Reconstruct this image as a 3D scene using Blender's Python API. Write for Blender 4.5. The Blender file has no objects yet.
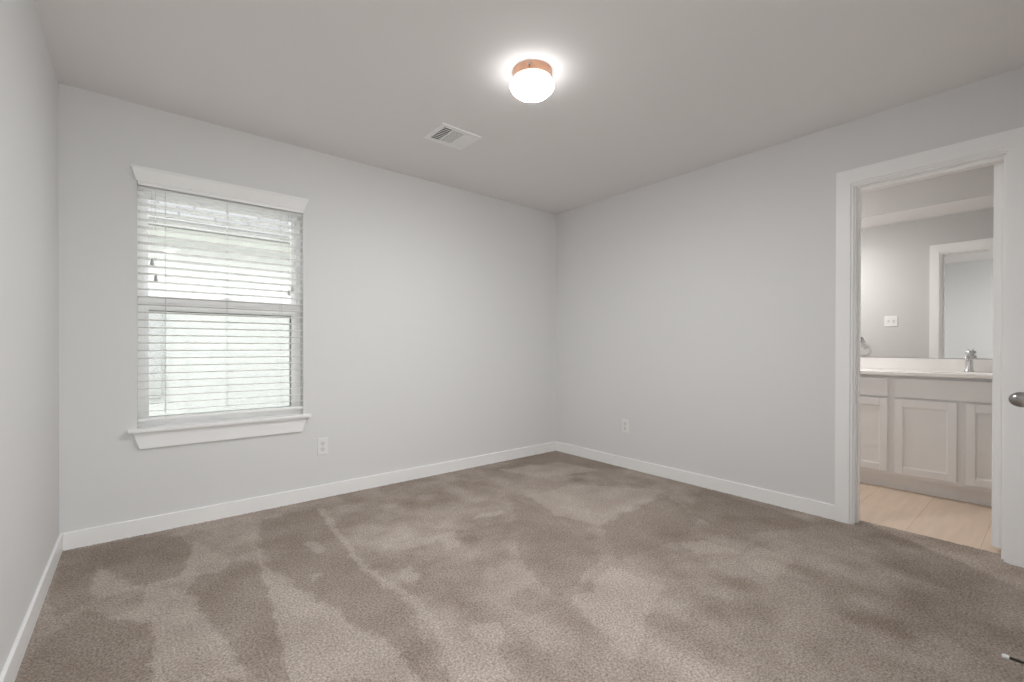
import bpy, bmesh, math, random
import numpy as np
from mathutils import Vector, Matrix

# ------------------------------------------------------------------ camera, world, exposure
scene = bpy.context.scene
C = scene.collection
PI = math.pi

cam_data = bpy.data.cameras.new('camera')
cam = bpy.data.objects.new('camera', cam_data)
C.objects.link(cam)
cam_data.sensor_fit = 'HORIZONTAL'
cam_data.sensor_width = 36.0
cam_data.lens = 453.115 / 1024 * 36.0
cam_data.shift_y = 7.88 / 1024
cam_data.clip_start = 0.02
cam.rotation_mode = 'XYZ'
yaw, pitch, roll = math.radians(39.5268), math.radians(-0.259), math.radians(0.0885)
F = Vector((math.sin(yaw) * math.cos(pitch), math.cos(yaw) * math.cos(pitch), math.sin(pitch)))
R = Vector((math.cos(yaw), -math.sin(yaw), 0.0))
U = R.cross(F)
R, U = math.cos(roll) * R + math.sin(roll) * U, -math.sin(roll) * R + math.cos(roll) * U
cam.matrix_world = Matrix(((R.x, U.x, -F.x, 0.0), (R.y, U.y, -F.y, 0.0), (R.z, U.z, -F.z, 1.0695), (0, 0, 0, 1)))
scene.camera = cam

world = bpy.data.worlds.new('overcast_sky')
scene.world = world
world.use_nodes = True
bg = world.node_tree.nodes['Background']
bg.inputs['Color'].default_value = (0.97, 0.985, 1.0, 1)
bg.inputs['Strength'].default_value = 4.3

scene.view_settings.view_transform = 'Standard'
scene.view_settings.look = 'None'
scene.view_settings.exposure = 0.3
scene.view_settings.gamma = 1.0
scene.view_settings.use_curve_mapping = False
scene.cycles.use_denoising = True
scene.cycles.use_adaptive_sampling = False
scene.cycles.max_bounces = 16
scene.cycles.diffuse_bounces = 10
scene.cycles.transparent_max_bounces = 24
scene.cycles.glossy_bounces = 6
scene.cycles.sample_clamp_indirect = 4

GLOBE_POWER = (6.5, 610.0)     # emission of the bedroom lamp's glass
HALL_FILL_POWER = (6.0, 420.0)  # emission of the fill lamp added in the passage
BATH_FILL_POWER = (5.0, 520.0)  # emission of the fill lamp added in the bathroom

# ------------------------------------------------------------------ helpers
def mat(name, color=(0.8, 0.8, 0.8), rough=0.5, metal=0.0, spec=0.5, bump=None, vary=None):
    m = bpy.data.materials.new(name)
    m.use_nodes = True
    nt = m.node_tree
    b = nt.nodes['Principled BSDF']
    b.inputs['Base Color'].default_value = (*color, 1)
    b.inputs['Roughness'].default_value = rough
    b.inputs['Metallic'].default_value = metal
    b.inputs['Specular IOR Level'].default_value = spec
    tc = nt.nodes.new('ShaderNodeTexCoord')
    if bump:
        n = nt.nodes.new('ShaderNodeTexNoise')
        n.inputs['Scale'].default_value = bump[0]
        n.inputs['Detail'].default_value = 3
        nt.links.new(tc.outputs['Object'], n.inputs['Vector'])
        bn = nt.nodes.new('ShaderNodeBump')
        bn.inputs['Strength'].default_value = bump[1]
        bn.inputs['Distance'].default_value = bump[2]
        nt.links.new(n.outputs['Fac'], bn.inputs['Height'])
        nt.links.new(bn.outputs['Normal'], b.inputs['Normal'])
    if vary:
        n = nt.nodes.new('ShaderNodeTexNoise')
        n.inputs['Scale'].default_value = vary[0]
        nt.links.new(tc.outputs['Object'], n.inputs['Vector'])
        r = nt.nodes.new('ShaderNodeValToRGB')
        r.color_ramp.elements[0].position = 0.3
        r.color_ramp.elements[1].position = 0.7
        r.color_ramp.elements[0].color = (*[c * (1 - vary[1]) for c in color], 1)
        r.color_ramp.elements[1].color = (*[min(1, c * (1 + vary[1])) for c in color], 1)
        nt.links.new(n.outputs['Fac'], r.inputs['Fac'])
        nt.links.new(r.outputs['Color'], b.inputs['Base Color'])
    return m

def box(bm, x0, x1, y0, y1, z0, z1):
    vs = [bm.verts.new(v) for v in ((x0, y0, z0), (x1, y0, z0), (x1, y1, z0), (x0, y1, z0),
                                    (x0, y0, z1), (x1, y0, z1), (x1, y1, z1), (x0, y1, z1))]
    for f in ((0, 3, 2, 1), (4, 5, 6, 7), (0, 1, 5, 4), (1, 2, 6, 5), (2, 3, 7, 6), (3, 0, 4, 7)):
        bm.faces.new([vs[i] for i in f])
    return vs

def hexa(bm, pts):
    """eight points in the order of box()"""
    vs = [bm.verts.new(v) for v in pts]
    for f in ((0, 3, 2, 1), (4, 5, 6, 7), (0, 1, 5, 4), (1, 2, 6, 5), (2, 3, 7, 6), (3, 0, 4, 7)):
        bm.faces.new([vs[i] for i in f])

def lathe(bm, prof, seg=48, M=None):
    """prof: list of (r, z) from one end to the other; closed on the axis where r == 0"""
    rings = []
    for r, z in prof:
        if r < 1e-6:
            rings.append([bm.verts.new((0, 0, z))])
        else:
            rings.append([bm.verts.new((r * math.cos(2 * PI * k / seg), r * math.sin(2 * PI * k / seg), z)) for k in range(seg)])
    for a, b in zip(rings, rings[1:]):
        for k in range(seg):
            k2 = (k + 1) % seg
            if len(a) == 1 and len(b) == 1:
                continue
            if len(a) == 1:
                bm.faces.new((a[0], b[k], b[k2]))
            elif len(b) == 1:
                bm.faces.new((a[k], a[k2], b[0]))
            else:
                bm.faces.new((a[k], a[k2], b[k2], b[k]))
    if M is not None:
        bmesh.ops.transform(bm, matrix=M, verts=[v for r in rings for v in r])

def tube(bm, pts, r, seg=8, closed=False):
    pts = [Vector(p) for p in pts]
    n = len(pts)
    rings = []
    for i, p in enumerate(pts):
        if closed:
            t = (pts[(i + 1) % n] - pts[i - 1]).normalized()
        else:
            t = (pts[min(i + 1, n - 1)] - pts[max(i - 1, 0)]).normalized()
        up = Vector((0, 0, 1)) if abs(t.z) < 0.9 else Vector((0, 1, 0))
        a = t.cross(up).normalized(); b = a.cross(t)
        rr = r[i] if isinstance(r, (list, tuple)) else r
        rings.append([bm.verts.new(p + rr * (math.cos(2 * PI * k / seg) * a + math.sin(2 * PI * k / seg) * b)) for k in range(seg)])
    pairs = list(zip(rings, rings[1:])) + ([(rings[-1], rings[0])] if closed else [])
    for a, b in pairs:
        for k in range(seg):
            bm.faces.new((a[k], a[(k + 1) % seg], b[(k + 1) % seg], b[k]))
    if not closed:
        bm.faces.new(rings[0]); bm.faces.new(rings[-1])

def obj(name, bm, m, parent=None, bevel=0.0, smooth=False, loc=None, seg=2, label=None):
    bmesh.ops.recalc_face_normals(bm, faces=bm.faces[:])
    me = bpy.data.meshes.new(name)
    if smooth:
        for f in bm.faces:
            f.smooth = True
    bm.to_mesh(me); bm.free()
    me.materials.append(m)
    o = bpy.data.objects.new(name, me)
    C.objects.link(o)
    if parent is not None:
        o.parent = parent
    if loc is not None:
        o.location = loc
    if bevel > 0:
        md = o.modifiers.new('bevel', 'BEVEL')
        md.width = bevel; md.segments = seg; md.limit_method = 'ANGLE'; md.angle_limit = 0.6
        md.harden_normals = False
    if smooth:
        md = o.modifiers.new('edges', 'EDGE_SPLIT')
        md.split_angle = math.radians(38)
    if label:
        o['label'] = label
    return o

def tag(o, label=None, cat=None, group=None, kind=None):
    if label: o['label'] = label
    if cat: o['category'] = cat
    if group: o['group'] = group
    if kind: o['kind'] = kind
    return o

def thing(name, label, cat, loc=(0, 0, 0), rotz=0.0, group=None):
    o = bpy.data.objects.new(name, None)
    C.objects.link(o)
    o.empty_display_size = 0.05
    o.location = loc; o.rotation_euler = (0, 0, rotz)
    return tag(o, label, cat, group)

def struct(name, bm, m, label, cat, parent=None, bevel=0.0):
    o = obj(name, bm, m, parent, bevel)
    if parent is None:
        tag(o, label, cat, None, 'structure')
    return o

NB = bmesh.new

# ------------------------------------------------------------------ materials
PAINT = mat('grey_wall_paint', (0.72, 0.72, 0.717), 0.75, spec=0.25, bump=(260, 0.12, 0.001))
CEIL = mat('ceiling_paint', (0.80, 0.785, 0.78), 0.85, spec=0.15, bump=(200, 0.15, 0.001))
TRIM = mat('white_trim_paint', (0.87, 0.87, 0.865), 0.38, vary=(3, 0.006))
VINYL = mat('white_vinyl', (0.92, 0.92, 0.92), 0.35, vary=(3, 0.006))
SLAT = mat('white_blind_slat', (0.88, 0.88, 0.875), 0.45, vary=(3, 0.006))
CORD = mat('white_cord', (0.6, 0.6, 0.59), 0.8, bump=(900, 0.2, 0.001))
TASSEL = mat('grey_plastic', (0.42, 0.42, 0.42), 0.5, bump=(60, 0.02, 0.001))
PLATE = mat('white_plastic', (0.80, 0.80, 0.79), 0.35, vary=(3, 0.006))
SLOT = mat('dark_slot', (0.25, 0.25, 0.25), 0.6, bump=(60, 0.02, 0.001))
RECEPT = mat('white_receptacle', (0.70, 0.70, 0.69), 0.4, vary=(3, 0.006))
COPPER = mat('copper_metal', (0.62, 0.37, 0.255), 0.32, 1.0, bump=(300, 0.03, 0.001))
CHROME = mat('chrome', (0.75, 0.75, 0.76), 0.12, 1.0, vary=(3, 0.006))
NICKEL = mat('satin_nickel', (0.36, 0.345, 0.33), 0.28, 1.0, vary=(3, 0.006))
BRONZE = mat('dark_metal_rod', (0.10, 0.09, 0.08), 0.4, 0.8, bump=(90, 0.02, 0.001))
RUBBER = mat('white_rubber', (0.78, 0.80, 0.78), 0.5, bump=(90, 0.02, 0.001))
CABINET = mat('white_cabinet_paint', (0.79, 0.785, 0.785), 0.42, vary=(3, 0.006))
MARBLE = mat('white_cultured_marble', (0.86, 0.84, 0.82), 0.15, vary=(6, 0.02))
DUCT_SHADE = mat('painted_duct_shade', (0.02, 0.02, 0.02), 0.8, bump=(30, 0.02, 0.001))
VENTW = mat('white_vent_enamel', (0.86, 0.86, 0.85), 0.4, vary=(3, 0.006))
SCREENF = mat('grey_screen_frame', (0.27, 0.27, 0.27), 0.5, bump=(30, 0.02, 0.001))
BATHPAINT = mat('warm_grey_paint', (0.60, 0.59, 0.58), 0.75, spec=0.25, bump=(260, 0.12, 0.001))
BOXGREY = mat('grey_utility_enamel', (0.37, 0.37, 0.37), 0.5, bump=(30, 0.02, 0.001))
LAWN = mat('dry_lawn', (0.40, 0.40, 0.34), 0.9, bump=(40, 0.5, 0.01), vary=(4, 0.15))
HOUSETRIM = mat('white_house_trim', (0.72, 0.73, 0.72), 0.6, bump=(30, 0.02, 0.001))
GUTTER = mat('grey_gutter', (0.20, 0.20, 0.20), 0.5, bump=(30, 0.02, 0.001))

def mirror_mat():
    m = mat('mirror_silver', (0.90, 0.91, 0.91), 0.0, 1.0)
    return m
MIRROR = mirror_mat()

def glass_mat():
    m = bpy.data.materials.new('window_glass'); m.use_nodes = True
    nt = m.node_tree; nt.nodes.clear()
    out = nt.nodes.new('ShaderNodeOutputMaterial')
    mix = nt.nodes.new('ShaderNodeMixShader')
    tr = nt.nodes.new('ShaderNodeBsdfTransparent'); tr.inputs['Color'].default_value = (0.965, 0.975, 0.968, 1)
    gl = nt.nodes.new('ShaderNodeBsdfGlossy'); gl.inputs['Roughness'].default_value = 0.0
    fr = nt.nodes.new('ShaderNodeFresnel'); fr.inputs['IOR'].default_value = 1.22
    nt.links.new(fr.outputs[0], mix.inputs[0]); nt.links.new(tr.outputs[0], mix.inputs[1]); nt.links.new(gl.outputs[0], mix.inputs[2])
    nt.links.new(mix.outputs[0], out.inputs[0])
    return m
GLASS = glass_mat()

def screen_mat():
    m = bpy.data.materials.new('insect_screen'); m.use_nodes = True
    nt = m.node_tree; nt.nodes.clear()
    out = nt.nodes.new('ShaderNodeOutputMaterial')
    mix = nt.nodes.new('ShaderNodeMixShader'); mix.inputs[0].default_value = 0.16
    tr = nt.nodes.new('ShaderNodeBsdfTransparent')
    df = nt.nodes.new('ShaderNodeBsdfDiffuse'); df.inputs['Color'].default_value = (0.25, 0.28, 0.26, 1)
    nt.links.new(tr.outputs[0], mix.inputs[1]); nt.links.new(df.outputs[0], mix.inputs[2])
    nt.links.new(mix.outputs[0], out.inputs[0])
    return m
SCREEN = screen_mat()

def emit_mat(name, color, strength):
    m = bpy.data.materials.new(name); m.use_nodes = True
    b = m.node_tree.nodes['Principled BSDF']
    b.inputs['Base Color'].default_value = (0.9, 0.9, 0.9, 1)
    b.inputs['Roughness'].default_value = 0.3
    b.inputs['Emission Color'].default_value = (*color, 1)
    b.inputs['Emission Strength'].default_value = strength
    return m

def carpet_mat():
    m = bpy.data.materials.new('cut_pile_carpet'); m.use_nodes = True
    nt = m.node_tree; b = nt.nodes['Principled BSDF']
    b.inputs['Roughness'].default_value = 1.0
    b.inputs['Specular IOR Level'].default_value = 0.05
    tc = nt.nodes.new('ShaderNodeTexCoord')
    at = nt.nodes.new('ShaderNodeAttribute'); at.attribute_name = 'nap'
    base = nt.nodes.new('ShaderNodeMix'); base.data_type = 'RGBA'
    base.inputs[6].default_value = (0.24, 0.195, 0.163, 1)
    base.inputs[7].default_value = (0.49, 0.427, 0.38, 1)
    nt.links.new(at.outputs['Fac'], base.inputs[0])
    # tuft speckle at two sizes
    n1 = nt.nodes.new('ShaderNodeTexNoise'); n1.inputs['Scale'].default_value = 120; n1.inputs['Detail'].default_value = 4
    n1.inputs['Roughness'].default_value = 0.75
    nt.links.new(tc.outputs['Object'], n1.inputs['Vector'])
    r1 = nt.nodes.new('ShaderNodeMapRange'); r1.inputs['From Min'].default_value = 0.36; r1.inputs['From Max'].default_value = 0.64
    r1.inputs['To Min'].default_value = 0.60; r1.inputs['To Max'].default_value = 1.42
    nt.links.new(n1.outputs['Fac'], r1.inputs['Value'])
    mul = nt.nodes.new('ShaderNodeMix'); mul.data_type = 'RGBA'; mul.blend_type = 'MULTIPLY'; mul.inputs[0].default_value = 1.0
    nt.links.new(base.outputs[2], mul.inputs[6]); nt.links.new(r1.outputs[0], mul.inputs[7])
    nt.links.new(mul.outputs[2], b.inputs['Base Color'])
    bn = nt.nodes.new('ShaderNodeBump'); bn.inputs['Strength'].default_value = 0.8; bn.inputs['Distance'].default_value = 0.004
    nt.links.new(n1.outputs['Fac'], bn.inputs['Height']); nt.links.new(bn.outputs['Normal'], b.inputs['Normal'])
    return m
CARPET = carpet_mat()

def plank_mat():
    m = bpy.data.materials.new('pale_wood_plank'); m.use_nodes = True
    nt = m.node_tree; b = nt.nodes['Principled BSDF']
    b.inputs['Roughness'].default_value = 0.35
    tc = nt.nodes.new('ShaderNodeTexCoord')
    br = nt.nodes.new('ShaderNodeTexBrick')
    br.inputs['Scale'].default_value = 1.0
    br.inputs['Brick Width'].default_value = 0.92
    br.inputs['Row Height'].default_value = 0.305
    br.inputs['Mortar Size'].default_value = 0.0016
    br.inputs['Mortar Smooth'].default_value = 0.3
    br.inputs['Color1'].default_value = (0.56, 0.44, 0.345, 1)
    br.inputs['Color2'].default_value = (0.61, 0.485, 0.385, 1)
    br.inputs['Mortar'].default_value = (0.36, 0.28, 0.22, 1)
    mp = nt.nodes.new('ShaderNodeMapping'); mp.inputs['Location'].default_value = (0.3, 0.035, 0)
    nt.links.new(tc.outputs['Object'], mp.inputs[0]); nt.links.new(mp.outputs[0], br.inputs['Vector'])
    mp2 = nt.nodes.new('ShaderNodeMapping'); mp2.inputs['Scale'].default_value = (2.5, 28, 1)
    n = nt.nodes.new('ShaderNodeTexNoise'); n.inputs['Scale'].default_value = 1.0; n.inputs['Detail'].default_value = 5
    nt.links.new(tc.outputs['Object'], mp2.inputs[0]); nt.links.new(mp2.outputs[0], n.inputs['Vector'])
    r = nt.nodes.new('ShaderNodeMapRange'); r.inputs['To Min'].default_value = 0.82; r.inputs['To Max'].default_value = 1.18
    nt.links.new(n.outputs['Fac'], r.inputs['Value'])
    mul = nt.nodes.new('ShaderNodeMix'); mul.data_type = 'RGBA'; mul.blend_type = 'MULTIPLY'; mul.inputs[0].default_value = 1.0
    nt.links.new(br.outputs['Color'], mul.inputs[6]); nt.links.new(r.outputs[0], mul.inputs[7])
    nt.links.new(mul.outputs[2], b.inputs['Base Color'])
    return m
PLANK = plank_mat()

def siding_mat():
    m = mat('pale_green_siding', (0.53, 0.535, 0.528), 0.6, bump=(30, 0.03, 0.001))
    return m
SIDING = siding_mat()

def shingle_mat():
    m = bpy.data.materials.new('roof_shingles'); m.use_nodes = True
    nt = m.node_tree; b = nt.nodes['Principled BSDF']; b.inputs['Roughness'].default_value = 0.9
    tc = nt.nodes.new('ShaderNodeTexCoord')
    br = nt.nodes.new('ShaderNodeTexBrick')
    br.inputs['Scale'].default_value = 1.0; br.inputs['Brick Width'].default_value = 0.33; br.inputs['Row Height'].default_value = 0.14
    br.inputs['Mortar Size'].default_value = 0.008
    br.inputs['Color1'].default_value = (0.115, 0.115, 0.115, 1); br.inputs['Color2'].default_value = (0.145, 0.145, 0.145, 1)
    br.inputs['Mortar'].default_value = (0.05, 0.05, 0.05, 1)
    nt.links.new(tc.outputs['Object'], br.inputs['Vector'])
    nt.links.new(br.outputs['Color'], b.inputs['Base Color'])
    return m
SHINGLE = shingle_mat()

# ------------------------------------------------------------------ room dimensions (metres)
XL, XR, YB, H = -0.319, 3.334, 3.327, 2.44
HE = -1.1
YF = 0.03                      # room side of the front wall, beside the entry
WT = 0.116                     # thickness of the wall with the bathroom door
BX0, BX1 = XR + WT, 4.96       # bathroom from the door wall to the mirror wall
BY0, BY1 = -0.36, 2.2
DY0, DY1, DZ = 0.178, 0.792, 2.04   # clear door opening
WX0, WX1, WZ0, WZ1 = -0.004, 0.879, 0.603, 2.003   # window opening

# ------------------------------------------------------------------ shell
b = NB(); box(b, XL - 0.15, XR + WT - 0.005, HE - 0.12, YB + 0.15, -0.12, -0.008)
struct('floor', b, mat('subfloor', (0.35, 0.3, 0.27), 0.9, bump=(30, 0.1, 0.001)), 'subfloor under the beige bedroom carpet', 'floor')
b = NB(); box(b, BX0 - 0.005, BX1 + 0.1, BY0 - 0.1, BY1 + 0.1, -0.12, -0.004)
struct('bathroom_floor', b, PLANK, 'pale wood plank floor seen through the doorway', 'floor')
b = NB(); box(b, XL - 0.15, BX1 + 0.1, HE - 0.12, YB + 0.15, H, H + 0.12)
ceil = struct('ceiling', b, CEIL, 'flat grey ceiling over the whole room', 'ceiling')
b = NB(); box(b, XL - 0.15, XL, HE - 0.12, YB + 0.15, -0.02, H)
struct('wall_left', b, PAINT, 'plain grey wall at the left edge', 'wall')
b = NB()
YO = YB + 0.15
box(b, XL, WX0, YB, YO, -0.02, H); box(b, WX1, XR + WT, YB, YO, -0.02, H)
box(b, WX0, WX1, YB, YO, -0.02, WZ0); box(b, WX0, WX1, YB, YO, WZ1, H)
struct('wall_back', b, PAINT, 'grey wall holding the window', 'wall')
b = NB()
J = 0.018                      # jamb board thickness
box(b, XR, BX0, DY1 + J, YB, -0.02, H); box(b, XR, BX0, BY0 - 0.1, DY0 - J, -0.02, H)
box(b, XR, BX0, DY0 - J, DY1 + J, DZ + J, H)
struct('wall_right', b, PAINT, 'grey wall with the bathroom doorway', 'wall')
b = NB(); box(b, 0.95, XR, YF - 0.12, YF, -0.02, H)
# doorway of the closet door is left in the wall as a shallow recess for its leaf
struct('wall_front', b, PAINT, 'grey wall beside the entry, facing the window', 'wall')
b = NB(); box(b, 0.95, 1.07, HE - 0.12, YF - 0.12, -0.02, H)
struct('wall_hall_right', b, PAINT, 'grey wall of the entry passage', 'wall')
b = NB(); box(b, 0.38, 0.95, HE - 0.12, HE, -0.02, H)  # added to block part of the daylight falling on the left wall
struct('wall_hall_light_block', b, PAINT, 'unseen grey wall added to narrow the daylight opening of the entry passage', 'wall')
# unseen glazed door added behind the camera to let daylight in as fill
pd = thing('fill_door_3', 'unseen white framed glazed door added behind the camera for fill daylight', 'door')
tag(pd, kind='structure')
b = NB()
for (xa, xb) in ((XL, XL + 0.05), (0.33, 0.38)):
    box(b, xa, xb, HE - 0.09, HE - 0.03, 0, H)
box(b, XL + 0.05, 0.33, HE - 0.09, HE - 0.03, H - 0.05, H); box(b, XL + 0.05, 0.33, HE - 0.09, HE - 0.03, -0.008, 0.05)
obj('frame', b, VINYL, pd, 0.002)
for (xa, xb) in ((XL + 0.05, 0.33),):
    b = NB(); box(b, xa, xb, HE - 0.062, HE - 0.058, 0.05, H - 0.05); obj('pane', b, GLASS, pd)
# bathroom shell
b = NB(); box(b, BX1, BX1 + 0.1, BY0 - 0.1, BY1 + 0.1, -0.02, H)
struct('wall_bathroom_back', b, BATHPAINT, 'warm grey bathroom wall behind the vanity', 'wall')
b = NB(); box(b, BX0, BX1, BY1, BY1 + 0.1, -0.02, H)
struct('wall_bathroom_left', b, BATHPAINT, 'warm grey bathroom side wall past the vanity', 'wall')
b = NB(); box(b, BX0, BX1, BY0 - 0.1, BY0, -0.02, H)
struct('wall_bathroom_right', b, BATHPAINT, 'warm grey bathroom side wall near the door hinge', 'wall')
# warm paint on the bathroom side of the door wall
b = NB()
box(b, BX0, BX0 + 0.004, DY1 + J, BY1, 0, H); box(b, BX0, BX0 + 0.004, BY0, DY0 - J, 0, H)
box(b, BX0, BX0 + 0.004, DY0 - J, DY1 + J, DZ + J, H)
struct('wall_bathroom_front', b, BATHPAINT, 'warm grey bathroom side of the door wall, seen in the mirror', 'wall')

# ------------------------------------------------------------------ carpet pile
LIGHT = CARPET_LIGHT = [
[(-0.16, 2.97), (-0.14, 2.58), (-0.01, 2.61)],
[(0.23, 3.05), (0.36, 2.64), (0.28, 2.51), (0.16, 2.59)],
[(0.02, 2.61), (0.16, 2.44), (0.28, 1.64), (0.03, 1.84), (0.03, 2.26), (-0.09, 2.39), (0.01, 2.41)],
[(0.52, 3.14), (0.5, 2.82), (0.48, 2.47), (0.51, 2.24), (0.62, 1.82), (0.7, 1.45), (0.69, 1.3), (0.37, 1.56), (0.4, 1.81), (0.44, 2.16), (0.46, 2.5)],
[(0.9, 3.14), (0.94, 3.11), (0.86, 2.2), (0.92, 1.72), (0.88, 1.41), (0.98, 1.26), (0.92, 1.11), (0.79, 1.22), (0.85, 1.44), (0.87, 1.81), (0.83, 2.22)],
[(0.68, 2.63), (0.74, 2.62), (0.75, 2.45), (0.7, 2.46)],
[(0.6, 2.23), (0.67, 2.24), (0.68, 2.2), (0.61, 2.16)],
[(1.59, 2.31), (1.68, 2.36), (1.85, 2.34), (1.78, 2.28)],
[(1.3, 2.26), (1.42, 2.25), (1.32, 2.03), (1.24, 2.06)],
[(0.97, 2.01), (1.04, 2.01), (1.01, 1.88), (0.93, 1.89)],
[(1.0, 2.33), (1.32, 2.24), (1.22, 2.18), (0.99, 2.24)],
[(2.16, 2.45), (2.62, 2.38), (3.05, 1.87), (2.12, 1.77), (2.05, 2.04)],
[(2.28, 1.34), (2.43, 1.25), (2.42, 1.06), (2.23, 1.18)],
[(1.79, 1.4), (1.81, 1.14), (1.41, 0.97), (1.29, 0.94), (1.39, 1.29)],
[(2.42, 3.1), (3.02, 2.96), (3.1, 2.55), (2.53, 2.7)],
[(2.59, 1.03), (2.53, 0.86), (2.24, 0.85), (2.33, 1.02)],
[(0.98, 1.44), (1.09, 1.39), (1.01, 1.26), (0.94, 1.29)],
[(0.12, 3.24), (0.23, 3.22), (0.2, 3.14), (0.14, 3.16)],
]
DARK = [
[(-0.3, 3.29), (0.14, 3.26), (0.21, 2.98), (0.16, 2.61), (0.0, 2.62), (-0.17, 3.07), (-0.16, 2.6), (-0.24, 2.48), (-0.3, 2.72)],
[(0.05, 2.21), (-0.15, 2.5), (-0.28, 2.36), (-0.3, 2.11), (0.02, 1.85)],
[(0.58, 3.14), (0.9, 3.14), (0.83, 2.22), (0.85, 1.77), (0.77, 1.23), (0.7, 1.29), (0.71, 1.48), (0.53, 2.24), (0.5, 2.67)],
[(0.23, 2.68), (0.43, 2.58), (0.44, 2.11), (0.37, 1.56), (0.29, 1.63), (0.17, 2.43)],
[(3.31, 1.75), (3.17, 0.91), (2.64, 1.16), (2.71, 1.5)],
[(2.14, 1.76), (2.95, 1.81), (2.68, 1.42), (2.32, 1.34), (1.86, 1.4)],
[(2.05, 2.48), (2.01, 1.97), (1.79, 1.47), (1.37, 1.34), (1.48, 1.72)],
[(2.45, 3.43), (3.28, 3.27), (3.36, 2.33), (2.92, 2.86)],
]

def vnoise(X, Y, s, seed):
    """smooth value noise on the arrays X, Y, feature size s"""
    rng = np.random.RandomState(seed)
    T = rng.rand(512, 512)
    u = X / s + 100.0; v = Y / s + 100.0
    i = np.floor(u).astype(int); j = np.floor(v).astype(int)
    fu = u - i; fv = v - j
    fu = fu * fu * (3 - 2 * fu); fv = fv * fv * (3 - 2 * fv)
    i %= 511; j %= 511
    return (T[i, j] * (1 - fu) + T[i + 1, j] * fu) * (1 - fv) + (T[i, j + 1] * (1 - fu) + T[i + 1, j + 1] * fu) * fv

def inside(X, Y, poly):
    r = np.zeros(X.shape, bool)
    n = len(poly)
    for k in range(n):
        x0, y0 = poly[k]; x1, y1 = poly[(k + 1) % n]
        c = ((y0 > Y) != (y1 > Y))
        with np.errstate(divide='ignore', invalid='ignore'):
            t = (x1 - x0) * (Y - y0) / ((y1 - y0) if y1 != y0 else 1e-9) + x0
        r ^= c & (X < t)
    return r

def make_carpet():
    x0, x1, y0, y1 = XL, BX0 - 0.004, HE, YB
    step = 0.0075
    nx = int((x1 - x0) / step) + 1; ny = int((y1 - y0) / step) + 1
    xs = np.linspace(x0, x1, nx); ys = np.linspace(y0, y1, ny)
    X, Y = np.meshgrid(xs, ys)
    rng = np.random.RandomState(5)
    # edges of the vacuum and foot marks wander a little
    WXn = X + 0.02 * (vnoise(X, Y, 0.09, 11) - 0.5) + 0.03 * (vnoise(X, Y, 0.03, 13) - 0.5)
    WYn = Y + 0.04 * (vnoise(X, Y, 0.11, 12) - 0.5) + 0.03 * (vnoise(X, Y, 0.03, 14) - 0.5)
    nap = 0.42 + 0.42 * (vnoise(X, Y, 0.35, 1) - 0.5) + 0.5 * (vnoise(X, Y, 0.13, 2) - 0.5) + 0.2 * (vnoise(X, Y, 0.045, 3) - 0.5)
    for P in DARK:
        m = inside(WXn, WYn, P)
        nap = np.where(m, nap * 0.5 + 0.02, nap)
    for P in LIGHT:
        m = inside(WXn, WYn, P)
        nap = np.where(m, nap * 0.55 + 0.42, nap)
    nap = nap + 0.10 * (rng.rand(*X.shape) - 0.5)
    # soften
    for _ in range(1):
        p = np.pad(nap, 1, mode='edge')
        nap = (p[:-2, 1:-1] + p[2:, 1:-1] + p[1:-1, :-2] + p[1:-1, 2:] + 2 * p[1:-1, 1:-1]) / 6
    nap = np.clip(nap, 0, 1)
    Z = 0.0035 * rng.rand(*X.shape) - 0.002
    Xj = X + (rng.rand(*X.shape) - 0.5) * step * 0.6
    Yj = Y + (rng.rand(*X.shape) - 0.5) * step * 0.6
    Xj[:, 0] = x0; Xj[:, -1] = x1; Yj[0] = y0; Yj[-1] = y1
    co = np.stack([Xj, Yj, Z], -1).reshape(-1, 3)
    idx = np.arange(nx * ny).reshape(ny, nx)
    q = np.stack([idx[:-1, :-1], idx[:-1, 1:], idx[1:, 1:], idx[1:, :-1]], -1).reshape(-1, 4)
    me = bpy.data.meshes.new('carpet_pile')
    me.vertices.add(len(co)); me.vertices.foreach_set('co', co.ravel())
    me.loops.add(q.size); me.loops.foreach_set('vertex_index', q.ravel().astype(np.int32))
    me.polygons.add(len(q))
    me.polygons.foreach_set('loop_start', np.arange(0, q.size, 4, dtype=np.int32))
    me.update(calc_edges=True)
    at = me.attributes.new('nap', 'FLOAT', 'POINT')
    at.data.foreach_set('value', nap.ravel().astype(np.float32))
    me.materials.append(CARPET)
    o = bpy.data.objects.new('carpet', me)
    C.objects.link(o)
    tag(o, 'beige cut pile carpet with vacuum and foot marks across the floor', 'carpet', None, 'stuff')
make_carpet()

# ------------------------------------------------------------------ baseboards
BH, BT = 0.092, 0.013
def baseboard(name, x0, x1, y0, y1, label, m=TRIM):
    b = NB(); box(b, x0, x1, y0, y1, -0.004, BH)
    return struct(name, b, m, label, 'baseboard', None, 0.0035)
baseboard('baseboard_left', XL, XL + BT, HE, YB, 'white baseboard running along the left wall')
baseboard('baseboard_back', XL + BT, XR - BT, YB - BT, YB, 'white baseboard running under the window')
CW = 0.086                     # casing width
baseboard('baseboard_right', XR - BT, XR, DY1 + 0.008 + CW, YB, 'white baseboard between the far corner and the doorway')
baseboard('baseboard_front', 2.165, XR, YF, YF + BT, 'white baseboard beside the closet door')
baseboard('baseboard_hall', 0.95 - BT, 0.95, HE, YF - 0.001, 'white baseboard of the entry passage')
baseboard('baseboard_bathroom', BX0 + 0.004, BX0 + 0.004 + BT, DY1 + 0.11, BY1, 'white baseboard on the bathroom side of the door wall')

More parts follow.
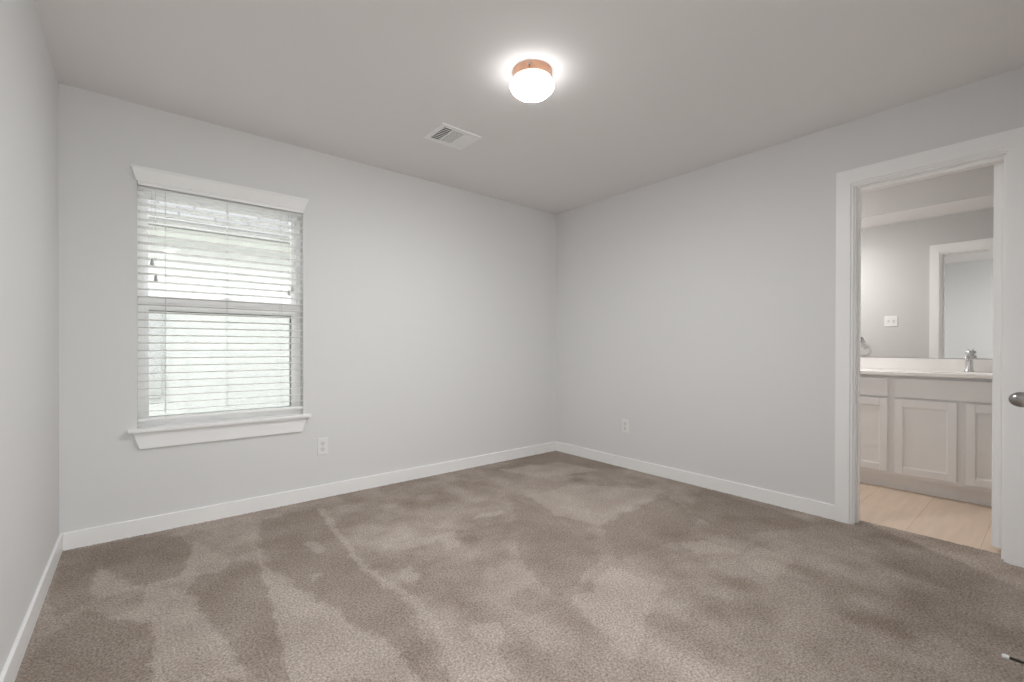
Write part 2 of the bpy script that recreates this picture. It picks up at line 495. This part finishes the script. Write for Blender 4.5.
# ------------------------------------------------------------------ bathroom door: jambs, casing, leaf
def casing_profile_leg(bm, side, xw, sgn, y_in, y_out, z0, z1):
    """flat casing with a thinner rounded inner edge; sgn -1 projects towards -x"""
    t1, t2 = 0.011, 0.018
    ym = y_in + math.copysign(0.0125, y_out - y_in)
    box(bm, *sorted((xw, xw + sgn * t1)), *sorted((y_in, ym)), z0, z1)
    box(bm, *sorted((xw, xw + sgn * t2)), *sorted((ym, y_out)), z0, z1)

def door_casing(name, xw, sgn, label):
    bm = NB()
    r = 0.008
    casing_profile_leg(bm, 0, xw, sgn, DY1 + r, DY1 + r + CW, 0, DZ + r + 0.094)
    casing_profile_leg(bm, 1, xw, sgn, DY0 - r, DY0 - r - CW, 0, DZ + r + 0.094)
    t1, t2 = 0.011, 0.018
    zz = DZ + r
    box(bm, *sorted((xw, xw + sgn * t1)), DY0 - r, DY1 + r, zz, zz + 0.0125)
    box(bm, *sorted((xw, xw + sgn * t2)), DY0 - r - 0.0125, DY1 + r + 0.0125, zz + 0.0125, zz + 0.094)
    return struct(name, bm, TRIM, label, 'door casing', None, 0.0)
door_casing('trim_1', XR, -1, 'wide white casing around the bathroom doorway')
door_casing('trim_2', BX0 + 0.004, 1, 'white casing on the bathroom side, seen in the mirror')

b = NB()
x0, x1 = XR - 0.001, BX0 + 0.005
box(b, x0, x1, DY1, DY1 + J, 0, DZ + J); box(b, x0, x1, DY0 - J, DY0, 0, DZ + J)
box(b, x0, x1, DY0, DY1, DZ, DZ + J)
sx0, sx1 = XR + 0.035, XR + 0.075       # stop strips
box(b, sx0, sx1, DY1 - 0.011, DY1, 0, DZ - 0.011); box(b, sx0, sx1, DY0, DY0 + 0.011, 0, DZ - 0.011)
box(b, sx0, sx1, DY0, DY1, DZ - 0.011, DZ)
struct('trim_3', b, TRIM, 'white jamb lining the bathroom doorway', 'door jamb', None, 0.0)

def panel_leaf(bm, x0, x1, y0, y1, z0, z1, depth=0.006):
    """door leaf in the XZ plane, thickness y0..y1, two recessed panels each side"""
    w = 0.105
    core = depth
    box(bm, x0, x1, y0 + core, y1 - core, z0, z1)
    rails = [(z0, z0 + 0.2), (z0 + (z1 - z0) * 0.42, z0 + (z1 - z0) * 0.42 + 0.14), (z1 - 0.12, z1)]
    for ya, yb in ((y0, y0 + core), (y1 - core, y1)):
        box(bm, x0, x0 + w, ya, yb, z0, z1); box(bm, x1 - w, x1, ya, yb, z0, z1)
        for za, zb in rails:
            box(bm, x0 + w, x1 - w, ya, yb, za, zb)

def egg_knob(bm, base, direction):
    """round rose, neck and egg-shaped knob along direction"""
    d = Vector(direction).normalized()
    M = Matrix.Translation(base) @ d.to_track_quat('Z', 'Y').to_matrix().to_4x4()
    prof = [(0, 0), (0.032, 0), (0.032, 0.004), (0.029, 0.008), (0.014, 0.010), (0.011, 0.014), (0.011, 0.022), (0.015, 0.026)]
    cz, a, r = 0.0405, 0.0255, 0.0225
    for k in range(1, 12):
        t = PI * (0.18 + 0.82 * k / 11)
        prof.append((r * math.sin(t) if k < 11 else 0, cz - a * math.cos(t) + 0.0))
    lathe(bm, prof, 40, M)

lx = BX0 + 0.012
HY = 0.194                     # hinge line
leaf = thing('door_1', 'white bathroom door swung open, showing its hinge edge', 'door', (lx, HY, 0), math.radians(-10))
tag(leaf, kind='structure')
b = NB(); panel_leaf(b, 0, 0.59, 0.001, 0.036, 0.022, DZ - 0.004)
obj('door_leaf', b, TRIM, leaf, 0.0015)
for hz in (0.24, 1.09, 1.84):
    b = NB()
    box(b, -0.0022, 0.0005, -0.004, 0.030, hz - 0.045, hz + 0.045)
    tube(b, [(-0.003, -0.004, hz - 0.046), (-0.003, -0.004, hz + 0.046)], 0.005, 12)
    obj('hinge', b, TRIM, leaf)
for s in (1, -1):
    b = NB()
    egg_knob(b, (0.53, 0.036 if s > 0 else 0.001, 0.93), (0, s, 0))
    obj('door_knob', b, NICKEL, leaf, smooth=True)

# closet door in the front wall, only its knob reaches into view
cd = thing('door_2', 'white closet door just outside the right edge, only its egg-shaped satin knob showing', 'door')
tag(cd, kind='structure')
b = NB(); panel_leaf(b, 1.46, 2.06, YF - 0.004, YF + 0.0045, 0.015, 2.03, 0.002)
obj('door_leaf', b, TRIM, cd, 0.001)
b = NB(); egg_knob(b, (2.0, YF + 0.0035, 0.917), (0, 1, 0))
obj('door_knob', b, NICKEL, cd, smooth=True, label='satin nickel egg-shaped knob')
b = NB()
box(b, 2.065, 2.16, YF, YF + 0.014, 0, 2.135); box(b, 1.36, 1.455, YF, YF + 0.014, 0, 2.135); box(b, 1.455, 2.065, YF, YF + 0.014, 2.04, 2.135)
struct('trim_4', b, TRIM, 'white casing around the closet door', 'door casing', None, 0.002)

# door stop on the front baseboard
ds = thing('door_stop', 'small dark door stop with a white rubber tip, low beside the carpet', 'door stop', (2.196, YF + BT, 0.055))
b = NB(); M = Matrix.Rotation(-PI / 2, 4, 'X')
lathe(b, [(0, 0), (0.011, 0), (0.011, 0.003), (0.006, 0.006), (0, 0.006)], 24, M)
obj('mounting_plate', b, BRONZE, ds, smooth=True)
b = NB()
pts = []
turns, L0, L1 = 22, 0.005, 0.062
for k in range(turns * 10 + 1):
    a = 2 * PI * k / 10
    pts.append((0.0036 * math.cos(a), L0 + (L1 - L0) * k / (turns * 10), 0.0036 * math.sin(a)))
tube(b, pts, 0.0014, 5)
lathe(b, [(0, 0.004), (0.0028, 0.004), (0.0028, 0.062), (0, 0.062)], 10, M)
obj('spring_rod', b, BRONZE, ds, smooth=True)
b = NB(); lathe(b, [(0, 0.060), (0.0062, 0.060), (0.0072, 0.064), (0.0072, 0.072), (0.005, 0.0765), (0, 0.0775)], 24, M)
obj('rubber_tip', b, RUBBER, ds, smooth=True, label='white rubber tip')

# ------------------------------------------------------------------ window trim
wc = 0.4375
b = NB()   # head cornice: flares outwards and towards the room as it rises
hb, ht, zb, zt = 0.4435, 0.466, 2.002, 2.081
hexa(b, [(wc - hb, YB - 0.014, zb), (wc + hb, YB - 0.014, zb), (wc + hb, YB, zb), (wc - hb, YB, zb),
         (wc - ht, YB - 0.034, zt - 0.012), (wc + ht, YB - 0.034, zt - 0.012), (wc + ht, YB, zt - 0.012), (wc - ht, YB, zt - 0.012)])
box(b, wc - ht - 0.002, wc + ht + 0.002, YB - 0.037, YB, zt - 0.012, zt)
struct('trim_5', b, TRIM, 'white cornice board above the window', 'window trim', None, 0.0015)
b = NB()   # stool
box(b, -0.046, 0.921, YB - 0.040, YB, 0.583, WZ0 + 0.001)
box(b, WX0 + 0.001, WX1 - 0.001, YB, YB + 0.075, 0.583, WZ0 + 0.001)
struct('trim_6', b, TRIM, 'white window sill board', 'window sill', None, 0.003)
b = NB()   # apron with angled ends
hexa(b, [(0.005, YB - 0.015, 0.487), (0.868, YB - 0.015, 0.487), (0.868, YB, 0.487), (0.005, YB, 0.487),
         (-0.024, YB - 0.018, 0.583), (0.899, YB - 0.018, 0.583), (0.899, YB, 0.583), (-0.024, YB, 0.583)])
struct('trim_7', b, TRIM, 'white apron board under the window sill', 'window trim', None, 0.0015)

# ------------------------------------------------------------------ window unit
win = thing('window_1', 'white single-hung vinyl window behind the blind', 'window')
tag(win, kind='structure')
fy0, fy1 = YB + 0.072, YB + 0.148
fw = 0.030
b = NB()
box(b, WX0, WX0 + fw, fy0, fy1, WZ0, WZ1); box(b, WX1 - fw, WX1, fy0, fy1, WZ0, WZ1)
box(b, WX0 + fw, WX1 - fw, fy0, fy1, WZ1 - fw, WZ1); box(b, WX0 + fw, WX1 - fw, fy0, fy1, WZ0, WZ0 + fw)
obj('frame', b, VINYL, win, 0.002)
zm = 1.345
def sash(name, y0, y1, z0, z1, rail_top, rail_bot, st=0.022):
    b = NB()
    xa, xb = WX0 + fw, WX1 - fw
    box(b, xa, xa + st, y0, y1, z0, z1); box(b, xb - st, xb, y0, y1, z0, z1)
    box(b, xa + st, xb - st, y0, y1, z1 - rail_top, z1); box(b, xa + st, xb - st, y0, y1, z0, z0 + rail_bot)
    s = obj(name, b, VINYL, win, 0.002)
    b = NB(); box(b, xa + st, xb - st, (y0 + y1) / 2 - 0.002, (y0 + y1) / 2 + 0.002, z0 + rail_bot, z1 - rail_top)
    obj('pane', b, GLASS, s)
    return s
sash('upper_sash', fy0 + 0.036, fy0 + 0.062, 1.315, WZ1 - fw, 0.022, 0.045)
lo = sash('lower_sash', fy0 + 0.006, fy0 + 0.032, WZ0 + fw, 1.325, 0.042, 0.014)
b = NB(); box(b, WX0 + 0.002, WX1 - 0.002, fy0 - 0.004, fy0 + 0.034, 1.325, 1.364)
obj('meeting_rail', b, VINYL, win, 0.003)
b = NB(); yl = fy0 - 0.004
box(b, 0.40, 0.475, yl, yl + 0.022, 1.364, 1.372); lathe(b, [(0, 1.372), (0.012, 1.372), (0.012, 1.380), (0, 1.380)], 20, Matrix.Translation((0.437, yl + 0.012, 0)))
box(b, 0.437, 0.468, yl + 0.008, yl + 0.016, 1.376, 1.382)
obj('sash_lock', b, VINYL, win, 0.0008)
b = NB(); sy0, sy1 = fy1 - 0.012, fy1 - 0.004
xa, xb, za, zb2 = WX0 + fw, WX1 - fw, WZ0 + fw, 1.315
for bx in ((xa, xa + 0.020, za, zb2), (xb - 0.0255, xb, za, zb2), (xa, xb, zb2 - 0.040, zb2), (xa, xb, za, za + 0.018)):
    box(b, bx[0], bx[1], sy0, sy1, bx[2], bx[3])
sf = obj('screen_frame', b, SCREENF, win)
b = NB(); box(b, xa + 0.020, xb - 0.0255, (sy0 + sy1) / 2, (sy0 + sy1) / 2 + 0.0006, za + 0.018, zb2 - 0.040)
obj('screen_mesh', b, SCREEN, sf)

# ------------------------------------------------------------------ blind
bl = thing('window_blind', 'white horizontal slat blind lowered over the window', 'blind', (wc, YB + 0.034, WZ1))
def L(z): return z - WZ1
bx0, bx1 = -wc - 0.001, 0.8785 - wc
b = NB(); box(b, bx0, bx1, -0.044, 0.026, L(1.984), L(2.0025))
obj('headrail', b, SLAT, bl, 0.002)
def slat_mesh():
    b = NB()
    n = 6; w = 0.050; t = 0.0028
    top, bot = [], []
    for k in range(n + 1):
        u = -w / 2 + w * k / n
        c = 0.0022 * (1 - (2 * u / w) ** 2)
        top.append((u, c + t / 2)); bot.append((u, c - t / 2))
    loop = top + bot[::-1]
    A = [b.verts.new((bx0, y, z)) for y, z in loop]; B = [b.verts.new((bx1, y, z)) for y, z in loop]
    m = len(loop)
    for k in range(m):
        b.faces.new((A[k], A[(k + 1) % m], B[(k + 1) % m], B[k]))
    b.faces.new(A[::-1]); b.faces.new(B)
    return b
NS = 30
s0 = obj('slat', slat_mesh(), SLAT, bl)
ztop, zbot = 1.9735, 0.692
for k in range(NS):
    s = s0 if k == 0 else s0.copy()
    if k:
        C.objects.link(s); s.parent = bl
    s.location = (0, 0, L(ztop + (zbot - ztop) * k / (NS - 1)))
    s.rotation_euler = (math.radians(-7), 0, 0)
b = NB(); box(b, bx0, bx1, -0.025, 0.025, L(0.640), L(0.656))
obj('bottom_rail', b, SLAT, bl, 0.003)
for px in (0.125, 0.435, 0.745):       # ladder strings
    b = NB()
    for yy in (-0.0275, 0.0275):
        tube(b, [(px - wc, yy, L(1.96)), (px - wc, yy, L(0.65))], 0.0009, 6)
    for k in range(NS):
        z = L(ztop + (zbot - ztop) * k / (NS - 1)) - 0.0022
        tube(b, [(px - wc, -0.0275, z), (px - wc, 0.0275, z)], 0.0006, 5)
    obj('ladder_cord', b, CORD, bl)
def pull(px, yy, ztas):
    b = NB(); tube(b, [(px - wc, yy, L(1.965)), (px - wc + 0.001, yy, L(ztas + 0.015))], 0.0009, 6)
    c = obj('pull_cord', b, CORD, bl)
    b = NB(); lathe(b, [(0, 0.016), (0.0055, 0.016), (0.0065, 0.008), (0.0095, -0.012), (0.0095, -0.016), (0, -0.016)], 16,
                    Matrix.Translation((px - wc + 0.001, yy, L(ztas))))
    obj('tassel', b, TASSEL, c, smooth=True, label='grey tassel')
yy = -0.0335
pull(0.062, yy, 1.553); pull(0.078, yy, 1.463); pull(0.787, yy, 1.432); pull(0.808, yy, 1.462)

# ------------------------------------------------------------------ outlets and switch
def outlet(name, loc, rotz, label):
    t = thing(name, label, 'outlet', loc, rotz)       # faces -y before the turn
    b = NB(); box(b, -0.0355, 0.0355, -0.006, 0.0, -0.0585, 0.0585)
    obj('cover_plate', b, PLATE, t, 0.0025)
    for s in (1, -1):
        b = NB()
        lathe(b, [(0, 0), (0.0165, 0), (0.0165, 0.0022), (0, 0.0022)], 28,
              Matrix.Translation((0, -0.006, s * 0.0205)) @ Matrix.Rotation(PI / 2, 4, 'X'))
        r = obj('receptacle', b, RECEPT, t)
        b = NB()
        box(b, -0.0075, -0.0055, -0.0086, -0.0080, s * 0.0205 - 0.002, s * 0.0205 + 0.006)
        box(b, 0.0055, 0.0075, -0.0086, -0.0080, s * 0.0205 - 0.002, s * 0.0205 + 0.006)
        box(b, -0.0022, 0.0022, -0.0086, -0.0080, s * 0.0205 - 0.0105, s * 0.0205 - 0.006)
        obj('slot', b, SLOT, r)
    b = NB(); lathe(b, [(0, 0), (0.0032, 0), (0.0025, 0.0012), (0, 0.0012)], 16, Matrix.Translation((0, -0.006, 0)) @ Matrix.Rotation(PI / 2, 4, 'X'))
    obj('screw', b, RECEPT, t)
    return t
outlet('wall_outlet', (1.006, YB, 0.364), 0, 'white outlet low on the window wall, right of the window sill')
outlet('wall_outlet', (XR, 2.457, 0.369), -PI / 2, 'white outlet low on the right wall, near the far corner')

sw = thing('light_switch', 'white double switch plate on the bathroom wall, seen in the mirror', 'light switch', (BX0 + 0.004, 1.205, 1.36))
b = NB(); box(b, 0, 0.006, -0.058, 0.058, -0.058, 0.058)
obj('cover_plate', b, PLATE, sw, 0.0025)
for s in (-1, 1):
    b = NB(); box(b, 0.006, 0.0085, s * 0.023 - 0.0085, s * 0.023 + 0.0085, -0.017, 0.017)
    box(b, 0.006, 0.013, s * 0.023 - 0.004, s * 0.023 + 0.004, 0.0, 0.010)
    obj('toggle', b, RECEPT, sw, 0.001)

# ------------------------------------------------------------------ ceiling lights
def dome_light(name, loc, label, strength, color, r=0.110):
    t = thing(name, label, 'ceiling light', loc)
    b = NB()
    lathe(b, [(0, 0), (0.098, 0), (0.0985, -0.004), (0.0965, -0.010), (0.0955, -0.030), (0.0975, -0.036), (0.0975, -0.042), (0.088, -0.043), (0.0, -0.040)], 64)
    obj('canopy', b, COPPER, t, smooth=True)
    b = NB()
    prof = [(0, -0.043), (0.085, -0.0415)]
    # mushroom glass: widest just below the canopy, flattened dome below
    zc, hu, hd = -0.070, 0.028, 0.055
    for k in range(0, 9):
        a = PI / 2 * (1 - k / 8) * 0.93
        prof.append((r * math.cos(a) ** 0.75 if k < 8 else r, zc + hu * math.sin(a)))
    for k in range(1, 19):
        a = PI / 2 * k / 18
        prof.append((r * math.cos(a) if k < 18 else 0, zc - hd * math.sin(a)))
    prof = [p for i, p in enumerate(prof) if i != 1 or True]
    lathe(b, prof, 64)
    # bowl emission raised far above the sides: lights the room, limits ceiling glow
    for f in b.faces:
        z = f.calc_center_median().z
        f.material_index = 2 if z < -0.1185 else 1 if z < -0.110 else 0
    g = obj('glass_globe', b, emit_mat('lit_opal_glass', color, strength[0]), t, smooth=True)
    g.data.materials.append(emit_mat('lit_opal_glass_shoulder', color, strength[1] * 0.28))
    g.data.materials.append(emit_mat('lit_opal_glass_bowl', color, strength[1]))
    for k in range(3):
        a = math.radians(219.5 + 120 * k)
        b = NB()
        lathe(b, [(0, 0), (0.0025, 0), (0.0025, 0.006), (0.006, 0.006), (0.006, 0.011), (0, 0.012)], 14,
              Matrix.Translation((0.096 * math.cos(a), 0.096 * math.sin(a), -0.020)) @ Vector((math.cos(a), math.sin(a), 0)).to_track_quat('Z', 'Y').to_matrix().to_4x4())
        obj('thumb_screw', b, NICKEL, t, smooth=True)
    return t
dome_light('ceiling_light', (1.518, 1.685, H), 'round flush ceiling light with copper canopy and white glass globe, lit', GLOBE_POWER, (0.97, 0.985, 1.0))
dome_light('ceiling_light', (0.32, -0.62, H), 'unseen fill light added in the entry passage, shaped as a flush ceiling light, lit', HALL_FILL_POWER, (0.97, 0.985, 1.0))  # added out of view to brighten the bedroom from behind the camera
dome_light('ceiling_light', (4.18, 1.93, H), 'unseen fill light added in the bathroom, shaped as a flush ceiling light, lit', BATH_FILL_POWER, (1.0, 0.99, 0.975))  # added out of view to brighten the vanity and bathroom walls

# ------------------------------------------------------------------ ceiling vent
vx0, vx1, vy0, vy1 = 1.436, 1.729, 2.411, 2.655
vt = thing('ceiling_vent', 'white rectangular three-way air vent set in the ceiling near the lamp', 'vent', ((vx0 + vx1) / 2, (vy0 + vy1) / 2, H))
hx, hy = (vx1 - vx0) / 2, (vy1 - vy0) / 2
b = NB(); zf = -0.008
iw = 0.034
xs_ = [-hx + iw + 0.002, -hx + iw + 0.062, -hx + iw + 0.070, -hx + iw + 0.152, -hx + iw + 0.160, hx - iw + 0.006]
box(b, -hx, hx, -hy, -hy + iw, zf, 0); box(b, -hx, hx, hy - iw, hy, zf, 0)
box(b, -hx, xs_[0], -hy + iw, hy - iw, zf, 0); box(b, xs_[5], hx, -hy + iw, hy - iw, zf, 0)
box(b, xs_[1], xs_[2], -hy + iw, hy - iw, zf, 0); box(b, xs_[3], xs_[4], -hy + iw, hy - iw, zf, 0)
obj('frame', b, VENTW, vt, 0.002)
b = NB(); box(b, xs_[0] - 0.004, xs_[5] + 0.004, -hy + iw - 0.004, hy - iw + 0.004, -0.0012, -0.0006)  # black sheet stands in for the shade up inside the duct
obj('backing', b, DUCT_SHADE, vt)
def blade(bm, u0, u1, v, ang, along, w=0.012):
    """thin blade running u0..u1; centre v on the other axis"""
    c, s = math.cos(ang) * w / 2, math.sin(ang) * w / 2
    zc = -0.0045
    t = 0.0005
    pts = []
    for zz in (-t, t):
        for (du, dv, dz) in ((u0, -c, -s), (u1, -c, -s), (u1, c, s), (u0, c, s)):
            p = (v + dv, du, zc + dz + zz) if along == 'y' else (du, v + dv, zc + dz + zz)
            pts.append(p)
    hexa(bm, pts)
def bank(x0, x1, ang, n, along, w):
    if along == 'y':
        for k in range(n):
            b = NB(); blade(b, -hy + iw, hy - iw, x0 + (x1 - x0) * (k + 0.5) / n, ang, 'y', w)
            obj('louver', b, VENTW, vt)
    else:
        for k in range(n):
            b = NB(); blade(b, x0, x1, -hy + iw + (2 * hy - 2 * iw) * (k + 0.5) / n, ang, 'x', w)
            obj('louver', b, VENTW, vt)
bank(xs_[0], xs_[1], math.radians(40), 4, 'y', 0.006)
bank(xs_[2], xs_[3], math.radians(2), 14, 'x', 0.0085)
bank(xs_[4], xs_[5], math.radians(-25), 6, 'y', 0.0125)
b = NB()
for k in range(1, 8):
    yk = -hy + iw + (2 * hy - 2 * iw) * k / 8
    box(b, xs_[0], xs_[1], yk - 0.0007, yk + 0.0007, -0.0075, -0.0015)
obj('crossbars', b, VENTW, vt)

# ------------------------------------------------------------------ bathroom vanity
van = thing('bathroom_vanity', 'white shaker vanity cabinet under the white countertop', 'vanity', (4.39, 0.44, 0))
def V(bm, x0, x1, y0, y1, z0, z1): box(bm, x0 - 4.39, x1 - 4.39, y0 - 0.44, y1 - 0.44, z0, z1)
VY0, VY1 = -0.33, 1.21
b = NB()
V(b, 4.39, 4.41, VY0, VY1, 0.10, 0.862); V(b, BX1 - 0.012, BX1 - 0.002, VY0, VY1, 0.10, 0.862); V(b, 4.41, BX1 - 0.012, VY0, VY1, 0.10, 0.118)
for ya, yb in ((VY0, VY0 + 0.018), (0.050, 0.068), (0.804, 0.822), (VY1 - 0.018, VY1)):
    V(b, 4.41, BX1 - 0.012, ya, yb, 0.118, 0.862)
obj('body', b, CABINET, van, 0.001)
b = NB(); V(b, 4.435, BX1 - 0.002, VY0, VY1, -0.004, 0.10)
obj('toe_kick', b, CABINET, van)
def front(name, y0, y1, z0, z1, recess=True):
    b = NB()
    if recess:
        w = 0.048
        V(b, 4.379, 4.39, y0, y1, z0, z1)
        V(b, 4.371, 4.379, y0, y0 + w, z0, z1); V(b, 4.371, 4.379, y1 - w, y1, z0, z1)
        V(b, 4.371, 4.379, y0 + w, y1 - w, z0, z0 + w + 0.004); V(b, 4.371, 4.379, y0 + w, y1 - w, z1 - w - 0.008, z1)
        # small inner bead sloping into the panel
        for (ya, yb, za, zb) in ((y0 + w, y0 + w + 0.006, z0 + w, z1 - w), (y1 - w - 0.006, y1 - w, z0 + w, z1 - w)):
            V(b, 4.375, 4.379, ya, yb, za, zb)
        V(b, 4.375, 4.379, y0 + w, y1 - w, z0 + w + 0.004, z0 + w + 0.010); V(b, 4.375, 4.379, y0 + w, y1 - w, z1 - w - 0.014, z1 - w - 0.008)
    else:
        V(b, 4.371, 4.39, y0, y1, z0, z1)
    return obj(name, b, CABINET, van, 0.002)
front('drawer_front', 0.834, 1.185, 0.700, 0.838, False)
front('door', 0.834, 1.185, 0.130, 0.684)
front('false_front', 0.078, 0.793, 0.700, 0.838, False)
front('door', 0.457, 0.793, 0.130, 0.684)
front('door', 0.078, 0.414, 0.130, 0.684)
front('drawer_front', -0.305, 0.040, 0.700, 0.838, False)
front('door', -0.305, 0.040, 0.130, 0.684)

def make_counter():
    t = thing('vanity_top', 'white countertop with molded basin and backsplash', 'countertop', (4.65, 0.44, 0.885))
    b = NB()
    x0, x1, y0, y1 = 4.352 - 4.65, BX1 - 0.002 - 4.65, VY0 - 0.012 - 0.44, VY1 + 0.012 - 0.44
    cx, cy, ax, ay = -0.035, 0.0, 0.155, 0.215
    angs = sorted([2 * PI * k / 64 for k in range(64)] + [math.atan2(yy - cy, xx - cx) % (2 * PI) for xx in (x0, x1) for yy in (y0, y1)])
    def rect(a):
        c, s = math.cos(a), math.sin(a)
        tx = ((x1 - cx) / c if c > 0 else (x0 - cx) / c) if abs(c) > 1e-9 else 1e9
        ty = ((y1 - cy) / s if s > 0 else (y0 - cy) / s) if abs(s) > 1e-9 else 1e9
        tt = min(tx, ty)
        return cx + c * tt, cy + s * tt
    rings = []
    n = len(angs)
    rings.append([b.verts.new((*rect(a), -0.022)) for a in angs])
    rings.append([b.verts.new((*rect(a), 0.0)) for a in angs])
    for f, z in ((1.06, 0.0), (1.0, -0.004), (0.96, -0.020), (0.85, -0.07), (0.6, -0.105), (0.25, -0.118), (0.08, -0.12)):
        rings.append([b.verts.new((cx + ax * f * math.cos(a), cy + ay * f * math.sin(a), z)) for a in angs])
    for A, B in zip(rings, rings[1:]):
        for k in range(n):
            b.faces.new((A[k], A[(k + 1) % n], B[(k + 1) % n], B[k]))
    b.faces.new(rings[-1])
    o = obj('countertop', b, MARBLE, t)
    b = NB(); box(b, x1 - 0.019, x1, y0, y1, 0.0, 0.094)
    obj('backsplash', b, MARBLE, t, 0.002)
    b = NB(); lathe(b, [(0, 0.0), (0.022, 0.0), (0.022, 0.003), (0.016, 0.004), (0, 0.002)], 24, Matrix.Translation((cx, cy, -0.1195)))
    obj('drain', b, CHROME, t, smooth=True)
make_counter()

fc = thing('faucet', 'chrome single-lever faucet standing on the white countertop', 'faucet', (4.86, 0.443, 0.8855))
b = NB(); lathe(b, [(0, 0), (0.031, 0), (0.031, 0.006), (0.027, 0.012), (0.0235, 0.018), (0.0225, 0.095), (0.0235, 0.10), (0.0235, 0.118), (0.020, 0.124), (0, 0.126)], 32)
obj('body', b, CHROME, fc, smooth=True)
b = NB(); tube(b, [(-0.010, 0, 0.100), (-0.045, 0, 0.112), (-0.080, 0, 0.116), (-0.108, 0, 0.110), (-0.118, 0, 0.098), (-0.119, 0, 0.088)], [0.013, 0.0145, 0.014, 0.013, 0.0125, 0.012], 14)
obj('spout', b, CHROME, fc, smooth=True)
b = NB(); lathe(b, [(0, 0.126), (0.012, 0.126), (0.012, 0.134), (0.021, 0.137), (0.022, 0.152), (0.017, 0.160), (0, 0.162)], 28)
tube(b, [(0, 0, 0.152), (-0.03, 0, 0.160), (-0.062, 0, 0.170)], [0.006, 0.006, 0.005], 10)
obj('lever_handle', b, CHROME, fc, smooth=True)

b = NB(); box(b, BX1 - 0.006, BX1, VY0, VY1 + 0.1, 0.985, 2.22)
mi = obj('wall_mirror', b, MIRROR, None, 0.0015, seg=1)
tag(mi, 'large frameless mirror on the wall above the vanity backsplash', 'mirror')

tr = thing('towel_ring', 'chrome towel ring on the bathroom wall, seen at the mirror edge beside the jamb', 'towel ring', (BX0 + 0.004, 1.475, 1.165))
b = NB(); lathe(b, [(0, 0), (0.027, 0), (0.027, 0.006), (0.014, 0.010), (0.010, 0.045), (0.014, 0.050), (0.014, 0.058), (0, 0.060)], 28, Matrix.Rotation(PI / 2, 4, 'Y'))
obj('mount', b, CHROME, tr, smooth=True)
b = NB(); tube(b, [(0.046, 0.055 * math.sin(2 * PI * k / 40), -0.055 + 0.055 * math.cos(2 * PI * k / 40)) for k in range(40)], 0.0045, 10, True)
obj('ring', b, CHROME, tr, smooth=True)

# ------------------------------------------------------------------ outside: lawn and the neighbouring house
b = NB(); box(b, -14, 16, -16, 24, -0.5, -0.35)
lw = struct('ground_outside', b, LAWN, 'grass strip outside the window', 'lawn')
nh = thing('neighbouring_house', 'pale house with shingle roof close outside the window', 'house', (1.0, 6.3, -0.35))
b = NB()
def Nn(bm, x0, x1, y0, y1, z0, z1): box(bm, x0 - 1.0, x1 - 1.0, y0 - 6.3, y1 - 6.3, z0 + 0.35, z1 + 0.35)
Nn(b, -7, 9, 6.315, 10.3, -0.35, 2.36)
# vertical board joints with battens
for k in range(14):
    xk = -6.9 + k * 1.22
    Nn(b, xk, xk + 0.02, 6.308, 6.316, -0.35, 2.28)
obj('wall', b, SIDING, nh)
b = NB(); Nn(b, -7, 9, 6.285, 6.316, 2.28, 2.36)
obj('frieze_board', b, HOUSETRIM, nh)
b = NB(); Nn(b, -7.3, 9.3, 5.90, 6.316, 2.36, 2.38); Nn(b, -7.3, 9.3, 5.88, 5.90, 2.30, 2.37)
obj('soffit', b, HOUSETRIM, nh)
b = NB(); Nn(b, -7.3, 9.3, 5.78, 5.88, 2.295, 2.31); Nn(b, -7.3, 9.3, 5.77, 5.785, 2.30, 2.355)
obj('gutter', b, GUTTER, nh)
b = NB(); Nn(b, -7.3, 9.3, 5.76, 5.79, 2.355, 2.372); Nn(b, -7.3, 9.3, 5.765, 5.78, 2.29, 2.30)
obj('gutter_lip', b, SCREENF, nh)
rf = bpy.data.objects.new('roof', None)
b = NB()
ang = math.atan(0.5)
box(b, -8.3, 8.3, 0, 2.9, -0.03, 0.0)
rf = obj('roof', b, SHINGLE, nh)
rf.location = (0, 5.86 - 6.3, 2.40 + 0.35); rf.rotation_euler = (ang, 0, 0)
b = NB(); Nn(b, 0.085, 0.20, 6.25, 6.315, 0.50, 1.52)
ub = obj('utility_box', b, BOXGREY, nh, 0.008, label='tall grey utility box on the wall')
